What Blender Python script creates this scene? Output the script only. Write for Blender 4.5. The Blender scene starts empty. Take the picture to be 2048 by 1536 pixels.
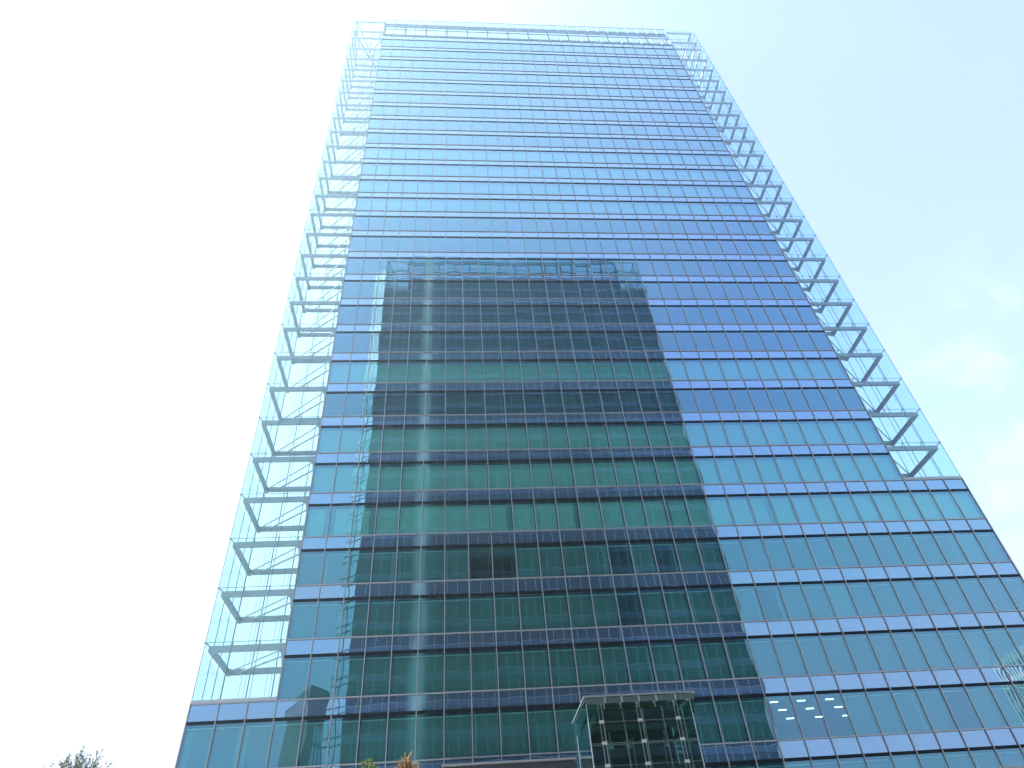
import bpy, math, random
from mathutils import Vector, Matrix
R = math.radians
random.seed(7)
sc = bpy.context.scene
col = sc.collection

# ------------------------------------------------------------------ camera
ZD = 14.795            # height of the dark transom of the last floor before the left step
cam_d = bpy.data.cameras.new('camera')
cam = bpy.data.objects.new('camera', cam_d); col.objects.link(cam); sc.camera = cam
cam_d.sensor_width = 36.0
cam_d.lens = 1340.117 / 2048 * 36.0
cam_d.clip_start = 0.1; cam_d.clip_end = 6000
ya, pi_, ro = 0.11330894, 0.72140407, -0.08364013
fw = Vector((math.sin(ya)*math.cos(pi_), math.cos(ya)*math.cos(pi_), math.sin(pi_)))
r0 = Vector((math.cos(ya), -math.sin(ya), 0)); u0 = r0.cross(fw)
rt = r0*math.cos(ro) + u0*math.sin(ro); up = -r0*math.sin(ro) + u0*math.cos(ro)
m = Matrix((rt, up, -fw)).transposed().to_4x4()
m.translation = Vector((11.6807, -46.9539, 1.57))
cam.matrix_world = m

# ------------------------------------------------------------------ sky and sun
SUN_EL, SUN_AZ = R(51), R(-69)          # azimuth measured from +Y towards +X
world = bpy.data.worlds.new('World'); sc.world = world; world.use_nodes = True
wn = world.node_tree; wl = wn.links
for n in list(wn.nodes): wn.nodes.remove(n)
def WN(t, **k):
    n = wn.nodes.new(t)
    for a, b in k.items(): setattr(n, a, b)
    return n
out = WN('ShaderNodeOutputWorld'); bg = WN('ShaderNodeBackground'); bg.inputs['Strength'].default_value = 0.13
sky = WN('ShaderNodeTexSky', sky_type='NISHITA', sun_disc=False, sun_elevation=SUN_EL, sun_rotation=SUN_AZ,
         altitude=50.0, air_density=1.15, dust_density=0.9, ozone_density=1.0)
tc = WN('ShaderNodeTexCoord')
mp = WN('ShaderNodeMapping'); mp.inputs['Scale'].default_value = (1.0, 1.0, 2.2)
mp.inputs['Location'].default_value = (3.1, 1.7, 0.4)
nz = WN('ShaderNodeTexNoise'); nz.inputs['Scale'].default_value = 6.5; nz.inputs['Detail'].default_value = 7
nz.inputs['Roughness'].default_value = 0.55; nz.inputs['Distortion'].default_value = 0.35
cr = WN('ShaderNodeValToRGB'); cr.color_ramp.elements[0].position = 0.46; cr.color_ramp.elements[1].position = 0.60
mx = WN('ShaderNodeMix', data_type='RGBA'); mx.inputs['B'].default_value = (2.5, 2.65, 3.1, 1)
wl.new(tc.outputs['Generated'], mp.inputs['Vector']); wl.new(mp.outputs[0], nz.inputs['Vector'])
wl.new(nz.outputs['Fac'], cr.inputs['Fac'])
def sky_patch(direction, lo, hi):     # clouds and added brightness gather round a direction of the sky
    d = WN('ShaderNodeVectorMath', operation='DOT_PRODUCT'); d.inputs[1].default_value = Vector(direction).normalized()
    wl.new(tc.outputs['Generated'], d.inputs[0])
    r = WN('ShaderNodeMapRange', interpolation_type='SMOOTHSTEP'); r.inputs['From Min'].default_value = lo; r.inputs['From Max'].default_value = hi
    wl.new(d.outputs['Value'], r.inputs['Value']); return r.outputs[0]
pa = sky_patch((0.80, 0.55, 0.22), 0.88, 0.98); pb = sky_patch((-0.36, -0.80, 0.30), 0.90, 0.985)
pc = sky_patch((-0.8, 0.5, 0.3), 0.6, 0.95)
ad = WN('ShaderNodeMath', operation='MAXIMUM'); ad2 = WN('ShaderNodeMath', operation='MAXIMUM')
wl.new(pa, ad.inputs[0]); wl.new(pb, ad.inputs[1]); wl.new(ad.outputs[0], ad2.inputs[0]); wl.new(pc, ad2.inputs[1])
ml_ = WN('ShaderNodeMath', operation='MULTIPLY'); wl.new(cr.outputs['Color'], ml_.inputs[0]); wl.new(ad2.outputs[0], ml_.inputs[1])
pd = sky_patch((-0.12, -0.28, 0.95), 0.76, 1.0)        # added bright sky patch overhead behind the camera, brightens the upper facade's reflection
ci = WN('ShaderNodeMix', data_type='RGBA'); ci.inputs['B'].default_value = (2.8, 3.25, 4.1, 1)
cm = WN('ShaderNodeMath', operation='MULTIPLY'); cm.inputs[1].default_value = 0.72; wl.new(pd, cm.inputs[0]); wl.new(cm.outputs[0], ci.inputs['Factor'])
wl.new(ml_.outputs[0], mx.inputs['Factor'])
dk = WN('ShaderNodeMix', data_type='RGBA', blend_type='DARKEN'); dk.inputs['Factor'].default_value = 1.0
dk.inputs['B'].default_value = (2.6, 2.75, 3.5, 1)      # even white glare round the sun
av = WN('ShaderNodeMix', data_type='RGBA', blend_type='ADD'); av.inputs['Factor'].default_value = 1.0
av.inputs['B'].default_value = (0.45, 0.27, 0.66, 1)     # milky spring sky
wl.new(sky.outputs[0], av.inputs['A']); wl.new(av.outputs['Result'], dk.inputs['A']); pe = sky_patch((-0.40, -0.82, 0.40), 0.90, 1.0)       # brighter milky sky low behind the camera, towards the sun's side
ce = WN('ShaderNodeMix', data_type='RGBA'); ce.inputs['B'].default_value = (2.0, 2.7, 3.6, 1)
ef = WN('ShaderNodeMath', operation='MULTIPLY'); ef.inputs[1].default_value = 0.75; wl.new(pe, ef.inputs[0]); wl.new(ef.outputs[0], ce.inputs['Factor'])
wl.new(dk.outputs['Result'], ce.inputs['A']); wl.new(ce.outputs['Result'], ci.inputs['A']); wl.new(ci.outputs['Result'], mx.inputs['A']); wl.new(mx.outputs['Result'], bg.inputs['Color'])
wl.new(bg.outputs[0], out.inputs[0])
sd = bpy.data.lights.new('sun', 'SUN'); sd.energy = 3.5; sd.angle = R(0.5); sd.color = (1, 0.95, 0.87)
sun = bpy.data.objects.new('sun', sd); col.objects.link(sun)
to_sun = Vector((math.sin(SUN_AZ)*math.cos(SUN_EL), math.cos(SUN_AZ)*math.cos(SUN_EL), math.sin(SUN_EL)))
sun.rotation_euler = (-to_sun).to_track_quat('-Z', 'Y').to_euler(); sun.location = (-80, 40, 160)
sc.view_settings.view_transform = 'Standard'; sc.view_settings.look = 'None'
sc.view_settings.exposure = 1.9; sc.view_settings.gamma = 1.0
cy = sc.cycles
cy.caustics_reflective = False; cy.caustics_refractive = False
cy.max_bounces = 12; cy.glossy_bounces = 6; cy.diffuse_bounces = 3; cy.transmission_bounces = 6
cy.transparent_max_bounces = 40

# ------------------------------------------------------------------ materials
def new_mat(name):
    ma = bpy.data.materials.new(name); ma.use_nodes = True
    nt = ma.node_tree
    for n in list(nt.nodes): nt.nodes.remove(n)
    o = nt.nodes.new('ShaderNodeOutputMaterial')
    return ma, nt, o
def plain(name, c, rough=0.5, metal=0.0, var=0.12, scale=3.0, spec=0.5):
    ma, nt, o = new_mat(name)
    p = nt.nodes.new('ShaderNodeBsdfPrincipled')
    p.inputs['Roughness'].default_value = rough; p.inputs['Metallic'].default_value = metal
    p.inputs['Specular IOR Level'].default_value = spec
    t = nt.nodes.new('ShaderNodeTexCoord'); n = nt.nodes.new('ShaderNodeTexNoise')
    n.inputs['Scale'].default_value = scale; n.inputs['Detail'].default_value = 6
    mr = nt.nodes.new('ShaderNodeMapRange'); mr.inputs['To Min'].default_value = 1-var; mr.inputs['To Max'].default_value = 1+var
    mul = nt.nodes.new('ShaderNodeMix'); mul.data_type = 'RGBA'; mul.blend_type = 'MULTIPLY'
    mul.inputs['Factor'].default_value = 1; mul.inputs['A'].default_value = (*c, 1)
    nt.links.new(t.outputs['Object'], n.inputs['Vector']); nt.links.new(n.outputs['Fac'], mr.inputs['Value'])
    nt.links.new(mr.outputs[0], mul.inputs['B']); nt.links.new(mul.outputs['Result'], p.inputs['Base Color'])
    nt.links.new(p.outputs[0], o.inputs[0])
    return ma
def island_value(nt, lo, hi):
    g = nt.nodes.new('ShaderNodeNewGeometry'); mr = nt.nodes.new('ShaderNodeMapRange')
    mr.inputs['To Min'].default_value = lo; mr.inputs['To Max'].default_value = hi
    nt.links.new(g.outputs['Random Per Island'], mr.inputs['Value']); return mr.outputs[0]
def coated_glass(name, tint, refl, r0=0.3, power=3.0):
    """coated solar glass: mirror-like share over a tinted see-through share"""
    ma, nt, o = new_mat(name)
    tr = nt.nodes.new('ShaderNodeBsdfTransparent'); tr.inputs[0].default_value = (*tint, 1)
    gl = nt.nodes.new('ShaderNodeBsdfGlossy'); gl.inputs['Roughness'].default_value = 0.0
    hs = nt.nodes.new('ShaderNodeHueSaturation'); hs.inputs['Color'].default_value = (*refl, 1)
    nt.links.new(island_value(nt, 0.492, 0.512), hs.inputs['Hue']); nt.links.new(island_value(nt, 0.95, 1.05), hs.inputs['Value'])
    gz = nt.nodes.new('ShaderNodeMix'); gz.data_type = 'RGBA'; gz.inputs['B'].default_value = (0.82, 0.97, 1.0, 1)
    nt.links.new(hs.outputs[0], gz.inputs['A']); nt.links.new(gz.outputs['Result'], gl.inputs['Color'])
    lw = nt.nodes.new('ShaderNodeLayerWeight'); lw.inputs['Blend'].default_value = 0.5
    pw = nt.nodes.new('ShaderNodeMath'); pw.operation = 'POWER'; pw.inputs[1].default_value = power
    mr = nt.nodes.new('ShaderNodeMapRange'); mr.inputs['To Min'].default_value = r0; mr.inputs['To Max'].default_value = 1.0
    nt.links.new(pw.outputs[0], gz.inputs['Factor']); nt.links.new(lw.outputs['Facing'], pw.inputs[0]); nt.links.new(pw.outputs[0], mr.inputs['Value'])
    mix = nt.nodes.new('ShaderNodeMixShader')
    nt.links.new(mr.outputs[0], mix.inputs[0]); nt.links.new(tr.outputs[0], mix.inputs[1]); nt.links.new(gl.outputs[0], mix.inputs[2])
    nt.links.new(mix.outputs[0], o.inputs[0])
    return ma
def opaque_glass(name, back, refl, r0=0.35, power=3.0):
    ma, nt, o = new_mat(name)
    df = nt.nodes.new('ShaderNodeBsdfDiffuse'); df.inputs[0].default_value = (*back, 1)
    gl = nt.nodes.new('ShaderNodeBsdfGlossy'); gl.inputs['Roughness'].default_value = 0.0
    hs = nt.nodes.new('ShaderNodeHueSaturation'); hs.inputs['Color'].default_value = (*refl, 1)
    nt.links.new(island_value(nt, 0.495, 0.51), hs.inputs['Hue']); nt.links.new(island_value(nt, 0.96, 1.04), hs.inputs['Value'])
    gz = nt.nodes.new('ShaderNodeMix'); gz.data_type = 'RGBA'; gz.inputs['B'].default_value = (0.82, 0.97, 1.0, 1)
    nt.links.new(hs.outputs[0], gz.inputs['A']); nt.links.new(gz.outputs['Result'], gl.inputs['Color'])
    lw = nt.nodes.new('ShaderNodeLayerWeight'); lw.inputs['Blend'].default_value = 0.5
    pw = nt.nodes.new('ShaderNodeMath'); pw.operation = 'POWER'; pw.inputs[1].default_value = power
    mr = nt.nodes.new('ShaderNodeMapRange'); mr.inputs['To Min'].default_value = r0; mr.inputs['To Max'].default_value = 1.0
    nt.links.new(pw.outputs[0], gz.inputs['Factor']); nt.links.new(lw.outputs['Facing'], pw.inputs[0]); nt.links.new(pw.outputs[0], mr.inputs['Value'])
    mix = nt.nodes.new('ShaderNodeMixShader')
    nt.links.new(mr.outputs[0], mix.inputs[0]); nt.links.new(df.outputs[0], mix.inputs[1]); nt.links.new(gl.outputs[0], mix.inputs[2])
    nt.links.new(mix.outputs[0], o.inputs[0])
    return ma
def emit(name, c, s):
    ma, nt, o = new_mat(name); e = nt.nodes.new('ShaderNodeEmission'); e.inputs[0].default_value = (*c, 1); e.inputs[1].default_value = s
    nt.links.new(e.outputs[0], o.inputs[0]); return ma
def leafy(name, c1, c2):
    ma, nt, o = new_mat(name)
    p = nt.nodes.new('ShaderNodeBsdfPrincipled'); p.inputs['Roughness'].default_value = 0.6
    mixc = nt.nodes.new('ShaderNodeMix'); mixc.data_type = 'RGBA'; mixc.inputs['A'].default_value = (*c1, 1); mixc.inputs['B'].default_value = (*c2, 1)
    nt.links.new(island_value(nt, 0, 1), mixc.inputs['Factor']); nt.links.new(mixc.outputs['Result'], p.inputs['Base Color'])
    tl = nt.nodes.new('ShaderNodeBsdfTranslucent'); nt.links.new(mixc.outputs['Result'], tl.inputs[0])
    ms = nt.nodes.new('ShaderNodeMixShader'); ms.inputs[0].default_value = 0.35
    nt.links.new(p.outputs[0], ms.inputs[1]); nt.links.new(tl.outputs[0], ms.inputs[2]); nt.links.new(ms.outputs[0], o.inputs[0])
    return ma
M = {}
M['glass'] = coated_glass('vision_glass', (0.46, 0.93, 0.88), (0.33, 0.77, 1.0), 0.22, 1.5)
M['spandrel'] = opaque_glass('spandrel_glass', (0.07, 0.12, 0.20), (0.44, 0.75, 1.0), 0.42, 1.5)
M['twin_glass'] = coated_glass('twin_vision_glass', (0.30, 0.62, 0.60), (0.38, 0.78, 0.95), 0.06, 2.4)
M['twin_spandrel'] = opaque_glass('twin_spandrel_glass', (0.035, 0.06, 0.09), (0.45, 0.70, 1.0), 0.13, 2.0)
M['twin_parapet'] = coated_glass('twin_parapet_glass', (0.50, 0.74, 0.80), (0.6, 0.8, 0.9), 0.06, 4.0)
M['twin_steel'] = plain('twin_dark_steel', (0.06, 0.075, 0.09), 0.5)
M['twin_core'] = plain('twin_core_wall', (0.07, 0.10, 0.10), 0.8)
M['screen'] = coated_glass('screen_glass', (0.78, 0.95, 0.965), (0.9, 1.0, 1.0), 0.05, 4.0)
M['parapet'] = coated_glass('parapet_glass', (0.66, 0.90, 0.94), (0.8, 0.95, 1.0), 0.05, 4.0)
M['metal'] = plain('mullion_metal', (0.42, 0.415, 0.42), 0.45, 0.4, 0.06)
M['dark'] = plain('dark_transom_metal', (0.005, 0.008, 0.014), 0.8, 0.0, 0.1, 3, 0.08)
M['steel'] = plain('painted_steel', (0.48, 0.53, 0.56), 0.45, 0.0, 0.08)
M['crown_steel'] = plain('crown_steel', (0.10, 0.14, 0.18), 0.7)
M['joint'] = plain('silicone_joint', (0.10, 0.12, 0.14), 0.6)
M['slab'] = plain('slab_concrete', (0.42, 0.42, 0.42), 0.8)
M['core'] = plain('core_wall', (0.10, 0.105, 0.115), 0.8)
M['blind_light'] = plain('pale_blind', (0.80, 0.82, 0.76), 0.9, 0, 0.05)
M['blind_mid'] = plain('grey_blind', (0.25, 0.28, 0.29), 0.9, 0, 0.06)
M['blind_dark'] = plain('dark_blind', (0.055, 0.065, 0.09), 0.9, 0, 0.06)
M['curtain'] = plain('pale_curtain', (0.40, 0.43, 0.44), 0.9, 0, 0.1)
M['headrail'] = plain('blind_headrail', (0.8, 0.82, 0.82), 0.6)
M['roof'] = plain('roof_grey', (0.25, 0.25, 0.26), 0.8)
M['lamp'] = emit('ceiling_lamp', (1.0, 0.96, 0.90), 1.2)

# ------------------------------------------------------------------ mesh helpers
class MB:
    def __init__(s): s.v = []; s.f = []; s.smooth = False
    def box(s, x0, x1, y0, y1, z0, z1):
        b = len(s.v)
        s.v += [(x0,y0,z0),(x1,y0,z0),(x1,y1,z0),(x0,y1,z0),(x0,y0,z1),(x1,y0,z1),(x1,y1,z1),(x0,y1,z1)]
        s.f += [(b,b+3,b+2,b+1),(b+4,b+5,b+6,b+7),(b,b+1,b+5,b+4),(b+1,b+2,b+6,b+5),(b+2,b+3,b+7,b+6),(b+3,b,b+4,b+7)]
        return s
    def quad(s, a, b_, c, d):
        b = len(s.v); s.v += [tuple(a), tuple(b_), tuple(c), tuple(d)]; s.f.append((b,b+1,b+2,b+3)); return s
    def tri(s, a, b_, c):
        b = len(s.v); s.v += [tuple(a), tuple(b_), tuple(c)]; s.f.append((b,b+1,b+2)); return s
    def prism(s, pts, lo, hi, axis='y'):
        """closed outline extruded along an axis"""
        n = len(pts); b = len(s.v)
        for t in (lo, hi):
            for p, q in pts:
                s.v.append((p, t, q) if axis == 'y' else ((t, p, q) if axis == 'x' else (p, q, t)))
        s.f.append(tuple(range(b, b+n))); s.f.append(tuple(range(b+2*n-1, b+n-1, -1)))
        for i in range(n):
            j = (i+1) % n; s.f.append((b+i, b+n+i, b+n+j, b+j))
        return s
    def tube(s, a, c, r1, r2=None, n=8, cap=True):
        a = Vector(a); c = Vector(c); r2 = r1 if r2 is None else r2
        d = (c-a).normalized(); x = d.orthogonal().normalized(); y = d.cross(x); b = len(s.v)
        for p, r in ((a, r1), (c, r2)):
            for i in range(n):
                t = 2*math.pi*i/n; s.v.append(tuple(p + x*r*math.cos(t) + y*r*math.sin(t)))
        for i in range(n):
            j = (i+1) % n; s.f.append((b+i, b+j, b+n+j, b+n+i))
        if cap: s.f.append(tuple(range(b+n-1, b-1, -1))); s.f.append(tuple(range(b+n, b+2*n)))
        return s
    def bar(s, a, c, w, h):
        a = Vector(a); c = Vector(c); d = (c-a).normalized()
        upv = Vector((0,0,1)) if abs(d.z) < 0.95 else Vector((0,1,0))
        x = d.cross(upv).normalized()*w/2; y = x.cross(d).normalized()*h/2; b = len(s.v)
        for p in (a, c):
            for sx, sy in ((-1,-1),(1,-1),(1,1),(-1,1)): s.v.append(tuple(p + x*sx + y*sy))
        for i in range(4):
            j = (i+1) % 4; s.f.append((b+i, b+j, b+4+j, b+4+i))
        s.f.append((b+3,b+2,b+1,b)); s.f.append((b+4,b+5,b+6,b+7)); return s
    def pane(s, x0, x1, z0, z1, y, n=5, d=0.002, tilt=0.0012, rnd=random):
        """one slightly bowed sheet of glass: heat treated panes are never quite flat"""
        b = len(s.v); tx = rnd.gauss(0, tilt); tz = rnd.gauss(0, tilt); dd = d*rnd.uniform(0.4, 1.3)
        ph = rnd.uniform(-0.3, 0.3); w2 = (x1-x0)/2; h2 = (z1-z0)/2
        for j in range(n+1):
            for i in range(n+1):
                u = i/n*2-1; v = j/n*2-1
                yy = y + tx*u*w2 + tz*v*h2 - dd*math.cos(u*math.pi/2+ph*0.5)*math.cos(v*math.pi/2) + dd*0.35*math.sin(u*2.6+v*1.7+ph*9)
                s.v.append((x0+(x1-x0)*i/n, yy, z0+(z1-z0)*j/n))
        for j in range(n):
            for i in range(n):
                k = b+j*(n+1)+i; s.f.append((k, k+1, k+n+2, k+n+1))
        s.smooth = True; return s
    def build(s, name, mat, parent=None, stuff=False):
        me = bpy.data.meshes.new(name); me.from_pydata(s.v, [], s.f); me.materials.append(mat)
        if s.smooth: me.polygons.foreach_set('use_smooth', [True]*len(me.polygons))
        me.update(); o = bpy.data.objects.new(name, me); col.objects.link(o)
        if parent: o.parent = parent
        if stuff: o['kind'] = 'stuff'
        return o
def tag(o, label, cat, group=None, kind=None):
    o['label'] = label; o['category'] = cat
    if group: o['group'] = group
    if kind: o['kind'] = kind
    return o
def empty(name, loc=(0,0,0), rz=0.0):
    o = bpy.data.objects.new(name, None); col.objects.link(o); o.location = loc; o.rotation_euler = (0,0,rz); o.empty_display_size = 0.5
    return o
def struct(o): o['kind'] = 'structure'; return o

# ------------------------------------------------------------------ ground
g = MB(); g.quad((-3000,-3000,0),(3000,-3000,0),(3000,3000,0),(-3000,3000,0))
struct(g.build('ground', plain('ground_asphalt', (0.09,0.09,0.09), 0.9, 0, 0.2, 0.5)))
pv = MB(); pv.box(-40, 95, -55.4, -34.6, 0.0, 0.12)
def paving(name, c):
    ma, nt, o = new_mat(name); p = nt.nodes.new('ShaderNodeBsdfPrincipled'); p.inputs['Roughness'].default_value = 0.75
    t = nt.nodes.new('ShaderNodeTexCoord'); b = nt.nodes.new('ShaderNodeTexBrick')
    b.inputs['Color1'].default_value = (*c, 1); b.inputs['Color2'].default_value = (c[0]*.85, c[1]*.85, c[2]*.86, 1)
    b.inputs['Mortar'].default_value = (0.12,0.12,0.12,1); b.inputs['Scale'].default_value = 1.0
    b.inputs['Brick Width'].default_value = 0.9; b.inputs['Row Height'].default_value = 0.45; b.inputs['Mortar Size'].default_value = 0.008
    nt.links.new(t.outputs['Object'], b.inputs['Vector']); nt.links.new(b.outputs['Color'], p.inputs['Base Color']); nt.links.new(p.outputs[0], o.inputs[0])
    return ma
struct(pv.build('pavement', paving('pavement_slabs', (0.36,0.35,0.33))))
tr_ = MB(); tr_.box(-40, 95, -34.6, -2.5, 0.0, 3.7)
struct(tr_.build('terrace', paving('terrace_stone', (0.40,0.39,0.37))))

# ------------------------------------------------------------------ glass towers
P, H, SP = 1.8, 3.935, 1.10          # bay, storey, spandrel height
DEP = 34.0
def zrow(k): return ZD + (27-k)*H     # underside of the spandrel of storey k, counted down from the top
TOPS = (122.54, 125.3, 129.55)        # roof edge, parapet transom, parapet top

def facade(root, ncol, xl, rows, step_l, step_r, detail, GL='glass', SG='spandrel'):
    """curtain wall in the local plane y = 0; bays 0..ncol, the outer three at each end only below step_l / step_r"""
    n = 5 if detail else 3
    last = rows[-1]
    def span(k):
        return (-3 if k >= step_l else 0) + xl, (ncol+3 if k >= step_r else ncol) + xl
    for k in rows:
        zd = zrow(k); a, b = span(k)
        mb = MB(); ztop = zd+SP if k > 0 else TOPS[0]
        for i in range(a, b): mb.pane(i*P, (i+1)*P, zd, ztop, 0.0, n, 0.0012, 0.0008)
        mb.build('spandrel_band', M[SG], root)
        zb = zrow(k+1)+SP
        zb = max(zb, 0.0)
        if detail and 25 <= k <= 27:
            for i in range(a, b):
                MB().pane(i*P, (i+1)*P, zb, zd, 0.0, n).build('window', M['glass'], root)
        else:
            mb = MB()
            for i in range(a, b): mb.pane(i*P, (i+1)*P, zb, zd, 0.0, n)
            mb.build('window_band', M[GL], root)
        MB().box(a*P-0.03, b*P+0.03, -0.055, 0.14, zd-0.16, zd+0.025).build('dark_transom', M['dark'], root)
        MB().box(a*P-0.03, b*P+0.03, -0.075, 0.10, ztop-0.075, ztop+0.005).build('transom', M['metal'], root)
        # inside: slab and ceiling
        MB().box(a*P+0.1, b*P-0.1, 0.25, DEP-0.3, zd+0.12, zd+SP-0.15).build('floor_slab', M['slab'], root)
    zlow = max(0.0, zrow(last+1)+SP)
    for i in range(-3, ncol+4):
        if i < 0: zt = zrow(step_l)+SP
        elif i > ncol: zt = zrow(step_r)+SP
        else: zt = TOPS[2]
        MB().box((i+xl)*P-0.031, (i+xl)*P+0.031, -0.09, -0.004, zlow, zt).build('mullion', M['metal'], root)
    return zlow

def wing(root, xin, xout, k0, k1, detail=True):
    """one storey-high bay of the glass corner screen at a time: glass on three sides, steel frame behind"""
    s = 1 if xout > xin else -1
    D = 5.4
    levels = [zrow(k)+SP for k in range(k1, k0-1, -1)]
    levels[-1] = TOPS[0]; levels += [TOPS[1], TOPS[2]]
    for i, z1 in enumerate(levels):
        if i > 0:
            z0 = levels[i-1]
            mb = MB(); jn = MB()
            for b in range(3):
                xa = xin + s*b*P; xb = xin + s*(b+1)*P
                mb.pane(min(xa,xb), max(xa,xb), z0, z1, 0.0, 2, 0.0006, 0.0008)
                mb.quad((xout, b*P, z0), (xout, (b+1)*P, z0), (xout, (b+1)*P, z1), (xout, b*P, z1))
            mb.quad((xout, D, z0), (xin, D, z0), (xin, D, z1), (xout, D, z1))
            gl = mb.build('glass_screen', M['screen'], root)
            for b in range(1, 4):
                xa = xin + s*b*P; w = 0.014 if b < 3 else 0.018
                jn.box(xa-w, xa+w, -0.015, 0.01, z0, z1)
                jn.box(xout-0.02, xout+0.02, b*P-0.022, b*P+0.022, z0, z1)
            for b in (1, 2):
                xa = xin + s*b*P; jn.box(xa-0.03, xa+0.03, D-0.03, D+0.03, z0, z1)
            jn.box(min(xin,xout), max(xin,xout), -0.014, 0.008, z0-0.014, z0+0.014)
            jn.build('joint', M['joint'], gl)
        zt = z1-0.10; hb = 0.42
        fr = MB(); xo = xout - s*0.42; yi = 0.34
        fr.box(min(xin,xo), max(xin,xo), yi, yi+0.22, zt-hb, zt)
        fr.box(min(xo,xo+s*0.24), max(xo,xo+s*0.24), yi, D-0.1, zt-hb+0.02, zt-0.02)
        fr.box(min(xin,xo), max(xin,xo), D-0.5, D-0.26, zt-hb+0.01, zt-0.01)
        # fish-mouth bracket at the wall
        fr.prism([(xin, zt-hb), (xin+s*0.62, zt-hb), (xin+s*0.40, zt-hb-0.14), (xin+s*0.27, zt-hb-0.42), (xin+s*0.2, zt-hb-1.0), (xin, zt-hb-1.15)], yi+0.04, yi+0.18)
        if detail:
            cl = fr
            for b in range(0, 4):
                xa = xin + s*b*P if b else xin + s*0.35
                cl.box(xa-0.06, xa+0.06, -0.05, 0.03, z1-0.06, z1+0.06)
                if b < 3: cl.tube((xa, 0.0, z1), (xa, yi+0.05, zt-0.1), 0.035, n=5)
                else: cl.tube((xa, 0.0, z1), (xo+s*0.1, yi+0.05, zt-0.1), 0.045, n=5)
            for b in (1, 2, 3):
                cl.box(xout-0.05, xout+0.05, b*P-0.06, b*P+0.06, z1-0.06, z1+0.06)
                cl.tube((xout, b*P, z1), (xo, b*P, zt-0.2), 0.04, n=5)
        f = fr.build('wind_frame', M['steel'], root)
        br = MB()
        br.tube((xo, D-0.5, zt-0.2), (xin+s*0.1, yi+0.3, zt-0.2), 0.055, n=6)
        br.tube((xo+(-s)*0.9, D-0.5, zt-0.22), (xin+s*0.02, yi+1.3, zt-0.22), 0.075, n=6)
        br.build('brace', M['steel'], f)
        if i > 0:   # slim hangers of the rear screen
            hg = MB()
            for x_ in (0.36, 0.42, 0.70, 0.76):
                xa = xin + (xout-xin)*x_
                hg.tube((xa, D-0.2, z0), (xa, D-0.2, z1-0.3), 0.018, n=5)
            hg.build('hanger', M['steel'], f)
    # corner bracing of the crown
    cb = MB()
    cb.tube((xout-s*0.5, 0.6, TOPS[2]-0.4), (xin+s*2.2, 3.6, TOPS[0]-0.3), 0.17)
    cb.tube((xout-s*0.5, 0.6, TOPS[1]-0.4), (xin+s*1.4, 4.4, TOPS[0]-3.0), 0.17)
    cb.tube((xin+s*1.9, 3.4, TOPS[0]-8), (xin+s*1.9, 3.4, TOPS[1]), 0.2)
    cb.build('crown_brace', M['steel'], root)

def parapet(root, x0, x1, n, PG='parapet', SM='steel'):
    for i in range(n):
        xa = x0+(x1-x0)*i/n; xb = x0+(x1-x0)*(i+1)/n
        mb = MB().pane(xa, xb, TOPS[0], TOPS[1], 0, 2, 0.0006, 0.0008); mb.pane(xa, xb, TOPS[1], TOPS[2], 0, 2, 0.0006, 0.0008)
        mb.build('parapet_pane', M[PG], root)
    for z in (TOPS[1],):
        MB().box(x0, x1, -0.06, 0.06, z-0.05, z+0.05).build('transom', M['metal'], root)
    MB().box(x0, x1, -0.03, 0.03, TOPS[2]-0.03, TOPS[2]+0.03).build('coping', M['joint'], root)
    for z, h in ((TOPS[1]-0.75, 0.26), (TOPS[2]-1.25, 0.34), (TOPS[2]-0.35, 0.12)):
        MB().box(x0, x1, 0.55, 0.8, z-h/2, z+h/2).build('rail', M[SM], root)
    for i in range(0, n+1):
        xa = x0+(x1-x0)*i/n
        if i % 2 == 0:
            ps = MB().box(xa-0.13, xa+0.13, 0.82, 1.15, TOPS[0]-1.0, TOPS[2]-0.3)
            if i % 4 == 0:
                ps.bar((xa, 0.98, TOPS[0]+1.4), (xa-0.9, 0.98, TOPS[0]), 0.12, 0.12)
                ps.bar((xa, 0.98, TOPS[0]+1.4), (xa+0.9, 0.98, TOPS[0]), 0.12, 0.12)
            ps.bar((xa, 1.0, TOPS[2]-1.2), (xa, 3.4, TOPS[0]), 0.16, 0.2)
            ps.build('post', M[SM], root)
        st = MB()
        for z in (TOPS[1]-0.75, TOPS[2]-1.25): st.box(xa-0.05, xa+0.05, 0.05, 0.55, z-0.08, z+0.1)
        st.box(xa-0.045, xa+0.045, 0.40, 0.54, TOPS[2]-1.25, TOPS[2]-0.02)
        st.build('strut', M[SM], root)

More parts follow.
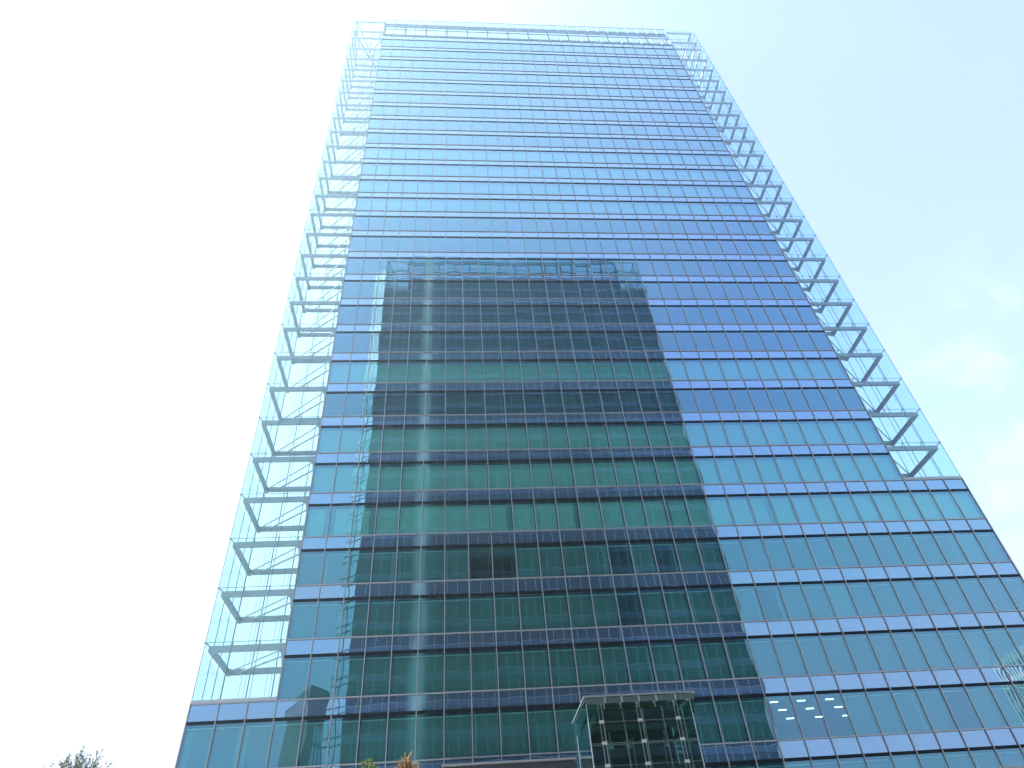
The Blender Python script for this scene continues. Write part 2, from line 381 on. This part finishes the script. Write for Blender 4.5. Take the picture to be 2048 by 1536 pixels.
def body(root, x0, x1, xs0, zs0, xs1, zs1, wallmat):
    """roof, back and side walls of a tower; the steps carry little roofs"""
    zr = TOPS[0]-0.4
    MB().box(x0+0.06, x1-0.06, 0.3, DEP, zr-0.5, zr).build('roof', M['roof'], root)
    def side(x, y0, y1, z0, z1):
        n = int(round((y1-y0)/P)); gm = MB(); sm = MB(); km = 0
        for k in range(-1, 32):
            zd = zrow(k)
            for (a, b, mb) in ((zd, zd+SP, sm), (zrow(k+1)+SP, zd, gm)):
                a = max(a, z0); b = min(b, z1)
                if b-a < 0.05: continue
                mb.quad((x, y0, a), (x, y1, a), (x, y1, b), (x, y0, b))
        gm.build('side_window_band', M['spandrel'], root); sm.build('side_spandrel', M['spandrel'], root)
        fr = MB()
        for i in range(n+1): fr.box(x-0.06, x+0.06, y0+i*(y1-y0)/n-0.03, y0+i*(y1-y0)/n+0.03, z0, z1)
        fr.build('side_mullion', M['metal'], root)
    side(x0, 0.02, DEP, zs0, TOPS[0]); side(x1, 0.02, DEP, zs1, TOPS[0])
    if xs0 < x0:
        side(xs0, 0.02, DEP, 0, zs0); MB().box(xs0, x0, 0.03, DEP, zs0-0.4, zs0-0.02).build('step_roof', M['roof'], root)
        MB().box(xs0, x0, -0.09, 0.55, zs0+0.01, zs0+0.20).build('ledge', M['steel'], root)
    if xs1 > x1:
        side(xs1, 0.02, DEP, 0, zs1); MB().box(x1, xs1, 0.03, DEP, zs1-0.4, zs1-0.02).build('step_roof', M['roof'], root)
        MB().box(x1, xs1, -0.09, 0.55, zs1+0.01, zs1+0.20).build('ledge', M['steel'], root)
    bw = MB(); bw.box(x0, x1, DEP, DEP+0.2, 0, zr); bw.build('rear_wall', M['spandrel'], root)

# ---- the tower in the picture
tower = tag(empty('office_tower'), 'tall blue glass office tower with stepped glass corner screens filling the picture', 'building')
rows_main = list(range(0, 31))
SL, SR = 27, 23
facade(tower, 28, 0, rows_main, SL, SR, True)
body(tower, 0.0, 28*P, -3*P, zrow(SL)+SP, 31*P, zrow(SR)+SP, None)
parapet(tower, 0.0, 28*P, 28, 'parapet', 'crown_steel')
wing(tower, 0.0, -3*P, 0, SL)
wing(tower, 28*P, 31*P, 0, SR)
MB().box(0.4, 28*P-0.4, 9.0, 9.3, 0, TOPS[0]-1).build('core_wall', M['core'], tower)
LIGHT = {9, 10, 11, 12, 19, 21, 22, 23}; MID = {24, 25, 26, 28}
for k in rows_main[:-1]:
    a = -3 if k >= SL else 0; b = 31 if k >= SR else 28
    zt = zrow(k)-0.02; zb = zrow(k+1)+SP
    mb = MB(); hr = MB(); alt_l = MB(); alt_d = MB()
    kind = 'blind_light' if k in LIGHT else ('blind_mid' if k in MID or k == 27 else 'blind_dark')
    rr = random.Random(k*13+1)
    for i in range(a, b):
        drop = zb
        if k == 24 and i in (7, 8): continue
        if k == 27 and i in (18, 19, 20): continue
        if kind == 'blind_dark' and rr.random() < 0.05: drop = zb + rr.uniform(0.3, 1.4)
        g0 = 0.05 + rr.uniform(0, 0.02)
        q_ = rr.random(); tgt = mb
        if kind == 'blind_mid': tgt = alt_l if q_ < 0.03 else (alt_d if 0.06 < q_ < 0.10 else mb)
        tgt.box(i*P+g0, (i+1)*P-g0, 0.30, 0.315, drop, zt-0.22)
        if k >= 23 and rr.random() < 0.25:      # drawn curtain edge beside the blind
            w_ = rr.uniform(0.15, 0.45); s_ = i*P+0.1 if rr.random() < 0.5 else (i+1)*P-0.1-w_
            alt_l.box(s_, s_+w_, 0.24, 0.27, zb+0.05, zt-0.4)
        if k >= 23: hr.box(i*P+0.10, (i+1)*P-0.10, 0.20, 0.28, zt-0.36, zt-0.30)
    mb.build('blind', M[kind], tower)
    if alt_l.v: alt_l.build('curtain', M['curtain'], tower)
    if alt_d.v: alt_d.build('blind', M['blind_dark'], tower)
    if k >= 23: hr.build('headrail', M['headrail'], tower)
mb = MB()
# lit ceiling of one open-plan bay on the storey below the left step
zc = zrow(27)+0.115
for (x, y) in ((34.0, 2.3), (36.0, 2.3), (38.1, 2.3), (35.4, 4.4), (37.5, 4.4), (39.7, 4.4), (36.9, 6.8), (39.2, 6.8), (41.4, 6.8)):
    MB().box(x-0.28, x+0.28, y-0.06, y+0.06, zc-0.05, zc).build('ceiling_light', M['lamp'], tower)

# ---- its twin behind the camera, seen in the mirror glass
twin = tag(empty('office_tower', (56.9, -55.6, 4.0), math.pi), 'dark glass twin tower seen as a reflection in the middle of the blue facade', 'building')
facade(twin, 28, 3, list(range(0, 31)), 1, 1, False, 'twin_glass', 'twin_spandrel')
body(twin, 3*P, 31*P, 0.0, zrow(1)+SP, 34*P, zrow(1)+SP, None)
parapet(twin, 3*P, 31*P, 28, 'twin_parapet', 'twin_steel')
wing(twin, 3*P, 0.0, 0, 1, False)
wing(twin, 31*P, 34*P, 0, 1, False)
MB().box(0.4, 34*P-0.4, 9.0, 9.3, 0, zrow(3)).build('core_wall', M['twin_core'], twin)
M['frame_white'] = plain('white_frame', (0.78,0.79,0.8), 0.45, 0, 0.04)
M['fritted'] = opaque_glass('fritted_glass', (0.22,0.32,0.38), (0.8,0.95,1.0), 0.4)
M['frit_white'] = opaque_glass('frit_white_glass', (0.66,0.72,0.76), (0.9,0.97,1.0), 0.3)
# splayed glass flank on its far corner
xa, xb, yb = 34*P+0.03, 34*P+2.5, 1.75
for k in range(0, 31):
    z0 = zrow(k+1)+SP if k < 30 else 0; z1 = zrow(k)+SP if k else TOPS[1]
    fl = MB()
    fl.quad((xa,0.0,z0),(xb,yb,z0),(xb,yb,z1),(xa,0.0,z1)); fl.quad((xb,yb,z0),(xb,6.0,z0),(xb,6.0,z1),(xb,yb,z1))
    f = fl.build('flank_pane', M['frit_white'] if k < 8 else M['fritted'], twin)  # upper panes whitened: sun and bright sky painted into their colour
    fr = MB()
    for z in ((z0+0.06, (z0*2+z1)/3, (z0+2*z1)/3) if k < 9 else (z0+0.06, z1-SP)): fr.bar((xa,-0.03,z),(xb,yb-0.03,z), 0.10, 0.12)
    for t in ((0.0, 0.5, 1.0) if k < 9 else (0.5,)): fr.bar((xa+(xb-xa)*t, yb*t-0.04, z0), (xa+(xb-xa)*t, yb*t-0.04, z1), 0.10, 0.10)
    fr.build('frame', M['frame_white'] if k < 9 else M['dark'], f)

# added sheet before the twin's front, a glare streak painted into its colour: dense in the middle, fading out to clear at both sides
def glare_material():
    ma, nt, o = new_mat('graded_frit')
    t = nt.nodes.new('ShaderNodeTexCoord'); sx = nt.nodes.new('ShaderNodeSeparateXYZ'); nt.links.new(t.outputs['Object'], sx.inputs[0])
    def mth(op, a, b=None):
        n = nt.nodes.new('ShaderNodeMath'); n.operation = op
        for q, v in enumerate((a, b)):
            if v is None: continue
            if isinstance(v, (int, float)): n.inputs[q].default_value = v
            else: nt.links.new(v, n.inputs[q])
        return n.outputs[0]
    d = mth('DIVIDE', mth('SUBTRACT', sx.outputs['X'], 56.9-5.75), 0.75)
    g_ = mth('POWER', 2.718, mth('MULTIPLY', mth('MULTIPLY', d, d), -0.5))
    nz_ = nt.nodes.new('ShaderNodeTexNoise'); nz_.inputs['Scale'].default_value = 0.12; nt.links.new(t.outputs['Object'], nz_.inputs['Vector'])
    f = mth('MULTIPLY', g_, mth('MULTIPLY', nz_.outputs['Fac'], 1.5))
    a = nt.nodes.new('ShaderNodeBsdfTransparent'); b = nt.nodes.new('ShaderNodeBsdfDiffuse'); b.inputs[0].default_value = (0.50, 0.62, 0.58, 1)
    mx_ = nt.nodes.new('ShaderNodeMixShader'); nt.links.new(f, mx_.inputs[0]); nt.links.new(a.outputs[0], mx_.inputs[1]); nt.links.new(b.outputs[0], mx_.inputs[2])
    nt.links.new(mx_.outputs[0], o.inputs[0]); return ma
M['frit'] = glare_material()
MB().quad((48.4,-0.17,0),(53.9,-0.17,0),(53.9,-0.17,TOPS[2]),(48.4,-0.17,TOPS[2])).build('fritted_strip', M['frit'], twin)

# ------------------------------------------------------------------ entrance canopy at the foot of the tower
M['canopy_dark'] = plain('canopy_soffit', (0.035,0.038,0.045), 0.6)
can = tag(empty('entrance_canopy', (14.8, 0, 11.1)), 'narrow grey metal canopy projecting from the lowest visible storey beside the lift shaft', 'canopy')
MB().box(-4.1, 4.0, -1.75, -0.14, 0.04, 0.16).build('fascia', M['metal'], can)
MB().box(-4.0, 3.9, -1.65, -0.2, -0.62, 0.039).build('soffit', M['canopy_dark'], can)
MB().box(-4.12, 4.02, -1.80, -1.751, 0.06, 0.15).build('gutter', M['metal'], can)

# ------------------------------------------------------------------ glass lift shaft on the terrace
M['lift_glass'] = coated_glass('lift_glass', (0.62, 0.80, 0.76), (0.8, 1.0, 0.97), 0.13, 2.5)
M['roof_glass'] = coated_glass('lift_roof_glass', (0.55, 0.74, 0.66), (0.9, 1.0, 0.97), 0.10, 3.0)
M['stainless'] = plain('stainless_steel', (0.50, 0.53, 0.55), 0.35, 0.6, 0.05)
M['valance_glass'] = opaque_glass('valance_glass', (0.09,0.13,0.125), (0.85,1.0,0.97), 0.12)
M['ring_steel'] = plain('ring_beam_paint', (0.13,0.16,0.18), 0.5)
M['lift_steel'] = plain('dark_lift_steel', (0.06, 0.07, 0.085), 0.5, 0.3)
M['fix_bright'] = plain('satin_fixing', (0.50,0.52,0.53), 0.4, 0.1, 0.03)
M['lift_wall'] = plain('lift_back_wall', (0.03, 0.04, 0.05), 0.7)
lx0, lx1, ly0, ly1, lzb, lzt = 16.62, 20.72, -19.6, -16.6, 3.7, 9.2
lift = tag(empty('lift_shaft', (18.7, -18.1, lzb)), 'free standing glass lift shaft with flat glass roof and steel point fixings', 'lift')
lift_parts = []
def LP(mb, name, mat, parent=None):
    o = mb.build(name, mat, parent or lift)
    if parent is None:
        for v in o.data.vertices: v.co -= Vector((18.7, -18.1, lzb))
    else:
        for v in o.data.vertices: v.co -= Vector((18.7, -18.1, lzb))
    return o
ZJ = [8.56, 7.83, 7.08, 6.34, 5.6, 4.86]
for a, b in zip([lzt]+ZJ, ZJ+[lzb]):
    xs = [lx0, 17.12+0.0, 18.62, 20.10, lx1]
    for i in range(4):
        LP(MB().box(xs[i]+0.006, xs[i+1]-0.006, ly0, ly0+0.016, b+0.006, a-0.006), 'front_pane', M['lift_glass'])
    for x in (lx0, lx1):
        for y0_, y1_ in ((ly0+0.03, ly0+1.5), (ly0+1.512, ly1)):
            LP(MB().box(x-0.008, x+0.008, y0_, y1_, b+0.006, a-0.006), 'side_pane', M['lift_glass'])
roof_o = LP(MB().box(16.5, 20.83, -20.05, -16.5, 9.36, 9.39), 'glass_roof', M['roof_glass'])
re = MB(); re.box(16.48, 20.85, -20.07, -20.03, 9.35, 9.40); re.box(16.48, 16.505, -20.03, -16.5, 9.355, 9.395); re.box(20.825, 20.85, -20.03, -16.5, 9.355, 9.395)
LP(re, 'roof_edge', M['stainless'], roof_o)
rb = MB(); rb.box(17.4, 19.9, -19.2, -17.0, 9.44, 9.62); LP(rb, 'roof_hatch', M['lift_steel'])
# down-stand glass valances under the roof rim
LP(MB().box(16.53, 20.80, -19.99, -19.975, 9.13, 9.33), 'valance', M['valance_glass'])
for x in (16.54, 20.79): LP(MB().box(x-0.008, x+0.008, -19.9, -16.6, 8.75, 9.33), 'valance', M['roof_glass'])
# ring beams
for z, h in ((8.40, 0.17), (6.95, 0.17), (5.47, 0.17)):
    r = MB()
    r.box(lx0+0.10, lx1-0.10, ly0+0.16, ly0+0.30, z-h/2, z+h/2); r.box(lx0+0.10, lx1-0.10, ly1-0.30, ly1-0.16, z-h/2, z+h/2)
    r.box(lx0+0.10, lx0+0.24, ly0+0.301, ly1-0.301, z-h/2, z+h/2); r.box(lx1-0.24, lx1-0.10, ly0+0.301, ly1-0.301, z-h/2, z+h/2)
    LP(r, 'ring_beam', M['ring_steel'])
# glass fins with their edge strips and fixings
for x in (17.12, 18.62, 20.10):
    fn = LP(MB().box(x-0.012, x+0.012, ly0+0.03, ly0+0.16, lzb, 9.33), 'glass_fin', M['lift_glass'])
    e = MB()
    for dx in (-0.055, 0.075): e.box(x+dx-0.007, x+dx+0.007, ly0-0.035, ly0-0.005, lzb, 9.33)
    LP(e, 'edge_strip', M['stainless'], fn)
    for z in ZJ:
        c = MB(); c.box(x-0.095, x+0.095, ly0-0.085, ly0-0.036, z-0.05, z+0.05); c.tube((x, ly0-0.04, z), (x, ly0+0.2, z), 0.02)
        LP(c, 'fixing', M['fix_bright'], fn)
for x, y in ((lx0, ly0), (lx1, ly0), (lx0, ly1), (lx1, ly1)):
    LP(MB().tube((x, y, lzb), (x, y, 9.33), 0.018, n=8), 'corner_post', M['stainless'])
for x in (17.3, 17.95, 18.62, 19.3, 20.05):
    b = MB(); b.tube((x, -19.95, 9.28), (x, ly0+0.1, 9.18), 0.02); b.box(x-0.035, x+0.035, -20.04, -19.992, 9.13, 9.33); b.tube((x, -19.7, 9.35), (x, -19.7, 9.0), 0.012)
    LP(b, 'roof_bracket', M['stainless'])
for x in (lx0, lx1):
    for z in (8.45, 7.0, 5.5):
        b = MB(); b.tube((x+0.04, ly0+0.05, z-0.02), (x+0.04, ly1-0.05, z-1.35), 0.02)
        b.tube((x+0.04, ly0+1.2, z-0.53), (x+0.04, ly0+1.45, z-0.645), 0.035)
        LP(b, 'tie_rod', M['stainless'])
for z in ZJ:
    LP(MB().box(lx0, lx1, ly0-0.012, ly0-0.001, z-0.008, z+0.008), 'pane_joint', M['ring_steel'])
# guide rails, back wall and doors
for x in (17.55, 18.30, 18.52, 19.10, 19.75, 19.92):
    r = MB(); r.box(x-0.03, x+0.03, -18.3, -18.24, lzb, 8.25); LP(r, 'guide_rail', M['stainless'])
for x in (18.30, 19.80, 17.6):
    b = MB(); b.box(x-0.10, x+0.10, -18.5, -18.31, 8.1, 8.16); b.tube((x, -18.4, 8.16), (x, -18.4, 8.5), 0.03); b.tube((x-0.09, -18.42, 7.95), (x+0.09, -18.42, 7.95), 0.08)
    LP(b, 'pulley', M['stainless'])
LP(MB().box(lx0+0.25, lx1-0.25, ly1-0.6, ly1-0.45, lzb, 9.1), 'back_wall', M['lift_wall'])
LP(MB().box(lx0+0.4, lx1-0.4, -19.0, ly1-0.62, 8.75, 9.05), 'overhead_beam', M['lift_steel'])
cabin = MB(); cabin.box(17.3, 19.9, -18.2, -17.2, 4.0, 6.3); LP(cabin, 'cabin', M['lift_steel'])
cw = MB(); cw.box(19.2, 19.5, -18.32, -18.2, 7.0, 7.1); cw.box(17.5, 17.62, -18.32, -18.2, 6.9, 7.05); LP(cw, 'sensor_box', M['steel'])

# ------------------------------------------------------------------ plants
M['bark'] = plain('bark', (0.11, 0.10, 0.085), 0.9, 0, 0.3, 12)
M['twig'] = plain('twig_bark', (0.13, 0.12, 0.10), 0.9, 0, 0.25, 8)
M['spring_leaf'] = leafy('spring_leaf', (0.10, 0.11, 0.045), (0.17, 0.16, 0.06))
M['shrub_leaf'] = leafy('shrub_leaf', (0.07, 0.14, 0.025), (0.22, 0.30, 0.06))
M['dry_leaf'] = leafy('dry_leaf', (0.28, 0.17, 0.085), (0.42, 0.29, 0.16))
def leaf(mb, p, d, L, w, rnd):
    d = d.normalized(); x = d.cross(Vector((rnd.gauss(0,1), rnd.gauss(0,1), rnd.gauss(0,1)))).normalized()*w/2
    t = p + d*L; mm = p + d*L*0.45; b = len(mb.v)
    mb.v += [tuple(p), tuple(mm+x), tuple(t), tuple(mm-x)]; mb.f.append((b,b+1,b+2,b+3))
def tree(name, label, loc, hgt, rad, seed, limbs, leaves):
    rnd = random.Random(seed); root = tag(empty(name, loc), label, 'tree', 'trees left of the tower')
    tk = MB(); tw = MB(); lf = MB()
    def chain(mb, p, e, r1, r2, n, wob, k):
        """a crooked tapering branch; returns its points"""
        pts = [p]
        for q in range(1, n+1):
            t = q/n; pts.append(p+(e-p)*t + (Vector((rnd.gauss(0,wob), rnd.gauss(0,wob), rnd.gauss(0,wob))) if q < n else Vector((0,0,0))))
        for q in range(n): mb.tube(pts[q], pts[q+1], r1+(r2-r1)*q/n, r1+(r2-r1)*(q+1)/n, n=k, cap=False)
        return pts
    base = hgt*0.34
    tp = chain(tk, Vector((0,0,0)), Vector((0.1,0.05,hgt*0.62)), hgt*0.017, hgt*0.008, 6, 0.05, 9)
    cc = Vector((0,0,hgt-rad*1.15))
    for a in range(limbs):
        st = tp[rnd.choice((3,4,5,6))]
        th = rnd.uniform(0, 2*math.pi); ph = math.acos(rnd.uniform(-0.1, 1.0))
        en = cc + Vector((math.sin(ph)*math.cos(th)*rad, math.sin(ph)*math.sin(th)*rad, math.cos(ph)*rad*1.15))*rnd.uniform(0.86, 1.0)
        lp = chain(tk, st, en, 0.045, 0.010, 6, 0.10, 6)
        for b in range(9):
            q = rnd.randint(2, 6); s0 = lp[q]
            od = ((s0-cc).normalized()*0.7 + Vector((rnd.gauss(0,.5), rnd.gauss(0,.5), rnd.gauss(0.45,.35)))).normalized()
            sp = chain(tw, s0, s0+od*rnd.uniform(0.5, 1.1), 0.012, 0.005, 3, 0.04, 4)
            for c in range(6):
                s1 = sp[rnd.randint(1, 3)]
                o2 = (od*0.6 + Vector((rnd.gauss(0,.5), rnd.gauss(0,.5), rnd.gauss(0.3,.4)))).normalized()
                e1 = s1+o2*rnd.uniform(0.18, 0.45); tw.tube(s1, e1, 0.0055, 0.003, n=3, cap=False)
                for d in range(leaves):
                    leaf(lf, s1+(e1-s1)*rnd.random(), o2+Vector((rnd.gauss(0,.6), rnd.gauss(0,.6), rnd.gauss(0,.5))), rnd.uniform(.07,.14), rnd.uniform(.04,.07), rnd)
    tk.build('trunk', M['bark'], root); c = tw.build('crown', M['twig'], root); lf.build('foliage', M['spring_leaf'], c)
    return root
tree('young_tree', 'bushier spring tree with yellow green buds left of the tower', (-8.5, -5.0, 0), 11.1, 1.75, 11, 70, 8)
tree('young_tree', 'fainter bare treetop between the bushier tree and the tower edge', (-6.9, -2.5, 0), 11.0, 1.3, 23, 16, 2)

pl = tag(empty('planter', (9.9, -34.0, 3.7)), 'stone planter box along the terrace edge holding the shrubs', 'planter')
MB().box(-3.2, 4.0, -0.55, 0.55, 0, 0.28).build('trough', plain('planter_stone', (0.33,0.32,0.30), 0.85), pl)
MB().box(-3.1, 3.9, -0.45, 0.45, 0.281, 0.30).build('soil', plain('soil', (0.05,0.04,0.03), 0.95), pl)
def shrub(label, loc, hgt, wid, mat, seed, nst, upright, group=None, L=0.07):
    rnd = random.Random(seed); root = tag(empty('shrub', loc), label, 'shrub', group)
    st = MB(); lf = MB()
    for i in range(nst):
        a = rnd.uniform(0, 2*math.pi); q = rnd.random()**0.6*wid/2
        b = Vector((math.cos(a)*q*0.4, math.sin(a)*q*0.4, 0)); t = Vector((math.cos(a)*q, math.sin(a)*q, hgt*rnd.uniform(0.7, 1.0)*(1-0.35*(2*q/wid)**2)))
        st.tube(b, t, 0.006, 0.003, n=4, cap=False)
        for j in range(26):
            f = rnd.uniform(0.25, 1.0)**0.7
            d = Vector((rnd.gauss(0,1), rnd.gauss(0,1), rnd.gauss(upright,0.6)))
            leaf(lf, b+(t-b)*f, d, L*rnd.uniform(0.6,1.3), L*rnd.uniform(0.25,0.42), rnd)
    st.build('stem', M['twig'], root); lf.build('foliage', M[mat], root)
z0 = 3.92
shrub('bright green leafy shrub with a pointed top beside the dry orange plant', (10.17, -34, z0), 0.60, 0.36, 'shrub_leaf', 3, 22, 0.9)
shrub('dry orange brown plant with spiky upright leaves', (10.82, -34, z0), 0.60, 0.50, 'dry_leaf', 5, 34, 2.6, None, 0.09)
shrub('tiny green sprig just showing at the bottom edge, nearest the left', (9.20, -34, z0), 0.48, 0.14, 'shrub_leaf', 8, 4, 0.9)
shrub('small green sprig halfway between the tiny sprig and the bright shrub', (9.53, -34, z0), 0.44, 0.18, 'shrub_leaf', 9, 5, 0.9)

# ------------------------------------------------------------------ city blocks behind the camera, seen in the glass
bb = tag(empty('stone_block', (-18.8, -100, 0)), 'plain grey brown corner block reflected low at the left of the facade', 'building')
M['stone'] = plain('grey_brown_stone', (0.13, 0.125, 0.115), 0.8, 0, 0.06, 0.2)
ht = 48.3
def wallbox(ang, L, T, z0, z1, name, mat, off=0.0, parent=None):
    d = Vector((math.cos(ang), math.sin(ang), 0)); n_ = Vector((-d.y, d.x, 0))
    mb = MB(); b = 0
    p = [Vector((0,0,0))+n_*off, d*L+n_*off, d*L+n_*(off-T), n_*(off-T)]
    mb.prism([(q.x, q.y) for q in p], z0, z1, 'z'); return mb.build(name, mat, parent or bb)
mb = MB(); mb.prism([(0,0), (-7.5,-15), (5,-33), (13,-19)], 0, ht, 'z'); mb.build('wall', M['stone'], bb)
rr = MB(); rr.tri((0.3,0.3,ht+0.01),(-7.8,-15,ht+0.01),(3,-16,ht+2.0)); rr.tri((13.3,-19,ht+0.01),(0.3,0.3,ht+0.01),(3,-16,ht+2.0)); rr.build('roof', M['roof'], bb)
d1 = Vector((13,-19,0)).normalized(); nrm = Vector((-d1.y, d1.x, 0)); nrm = nrm if nrm.y > 0 else -nrm
for k in range(8):
    z1 = ht-6.0-k*4.6; mb = MB(); a = d1*2.2+nrm*0.05; b = d1*21+nrm*0.05
    mb.quad((a.x,a.y,z1-3.7),(b.x,b.y,z1-3.7),(b.x,b.y,z1),(a.x,a.y,z1)); wb = mb.build('window_band', M['fritted'], bb)
    ml = MB()
    for i in range(16):
        c = a+(b-a)*(i/15)+nrm*0.05; ml.bar((c.x,c.y,z1-3.7),(c.x,c.y,z1),0.12,0.12)
    ml.build('mullion', M['dark'], wb)
rbk = tag(empty('ribbed_block', (131.0, -100, 0)), 'pale block with closely spaced vertical ribs reflected at the lower right corner of the facade', 'building')
MB().box(0, 30, 0, 45, 0, 46.5).build('wall', plain('pale_wall', (0.40,0.42,0.38), 0.7, 0, 0.15, 0.3), rbk)
for i in range(38):
    y = 0.4+i*1.18; MB().box(-0.45, -0.002, y, y+0.32, 0, 47.2).build('rib', M['frame_white'], rbk)
for k in range(11):
    MB().box(-0.12, -0.003, 0.2, 44.8, 3+k*4.0, 5.4+k*4.0).build('window_band', M['glass'], rbk)

# ------------------------------------------------------------------ haze
hm = bpy.data.materials.new('haze_air'); hm.use_nodes = True
for n in list(hm.node_tree.nodes): hm.node_tree.nodes.remove(n)
ho = hm.node_tree.nodes.new('ShaderNodeOutputMaterial'); hv = hm.node_tree.nodes.new('ShaderNodeVolumePrincipled')
hv.inputs['Color'].default_value = (0.62, 0.86, 1.0, 1); hv.inputs['Density'].default_value = 0.0012; hv.inputs['Anisotropy'].default_value = 0.78
hm.node_tree.links.new(hv.outputs[0], ho.inputs['Volume'])
hz = MB().box(-420, 420, -300, 420, -1.0, 175).build('haze', hm); hz['kind'] = 'stuff'
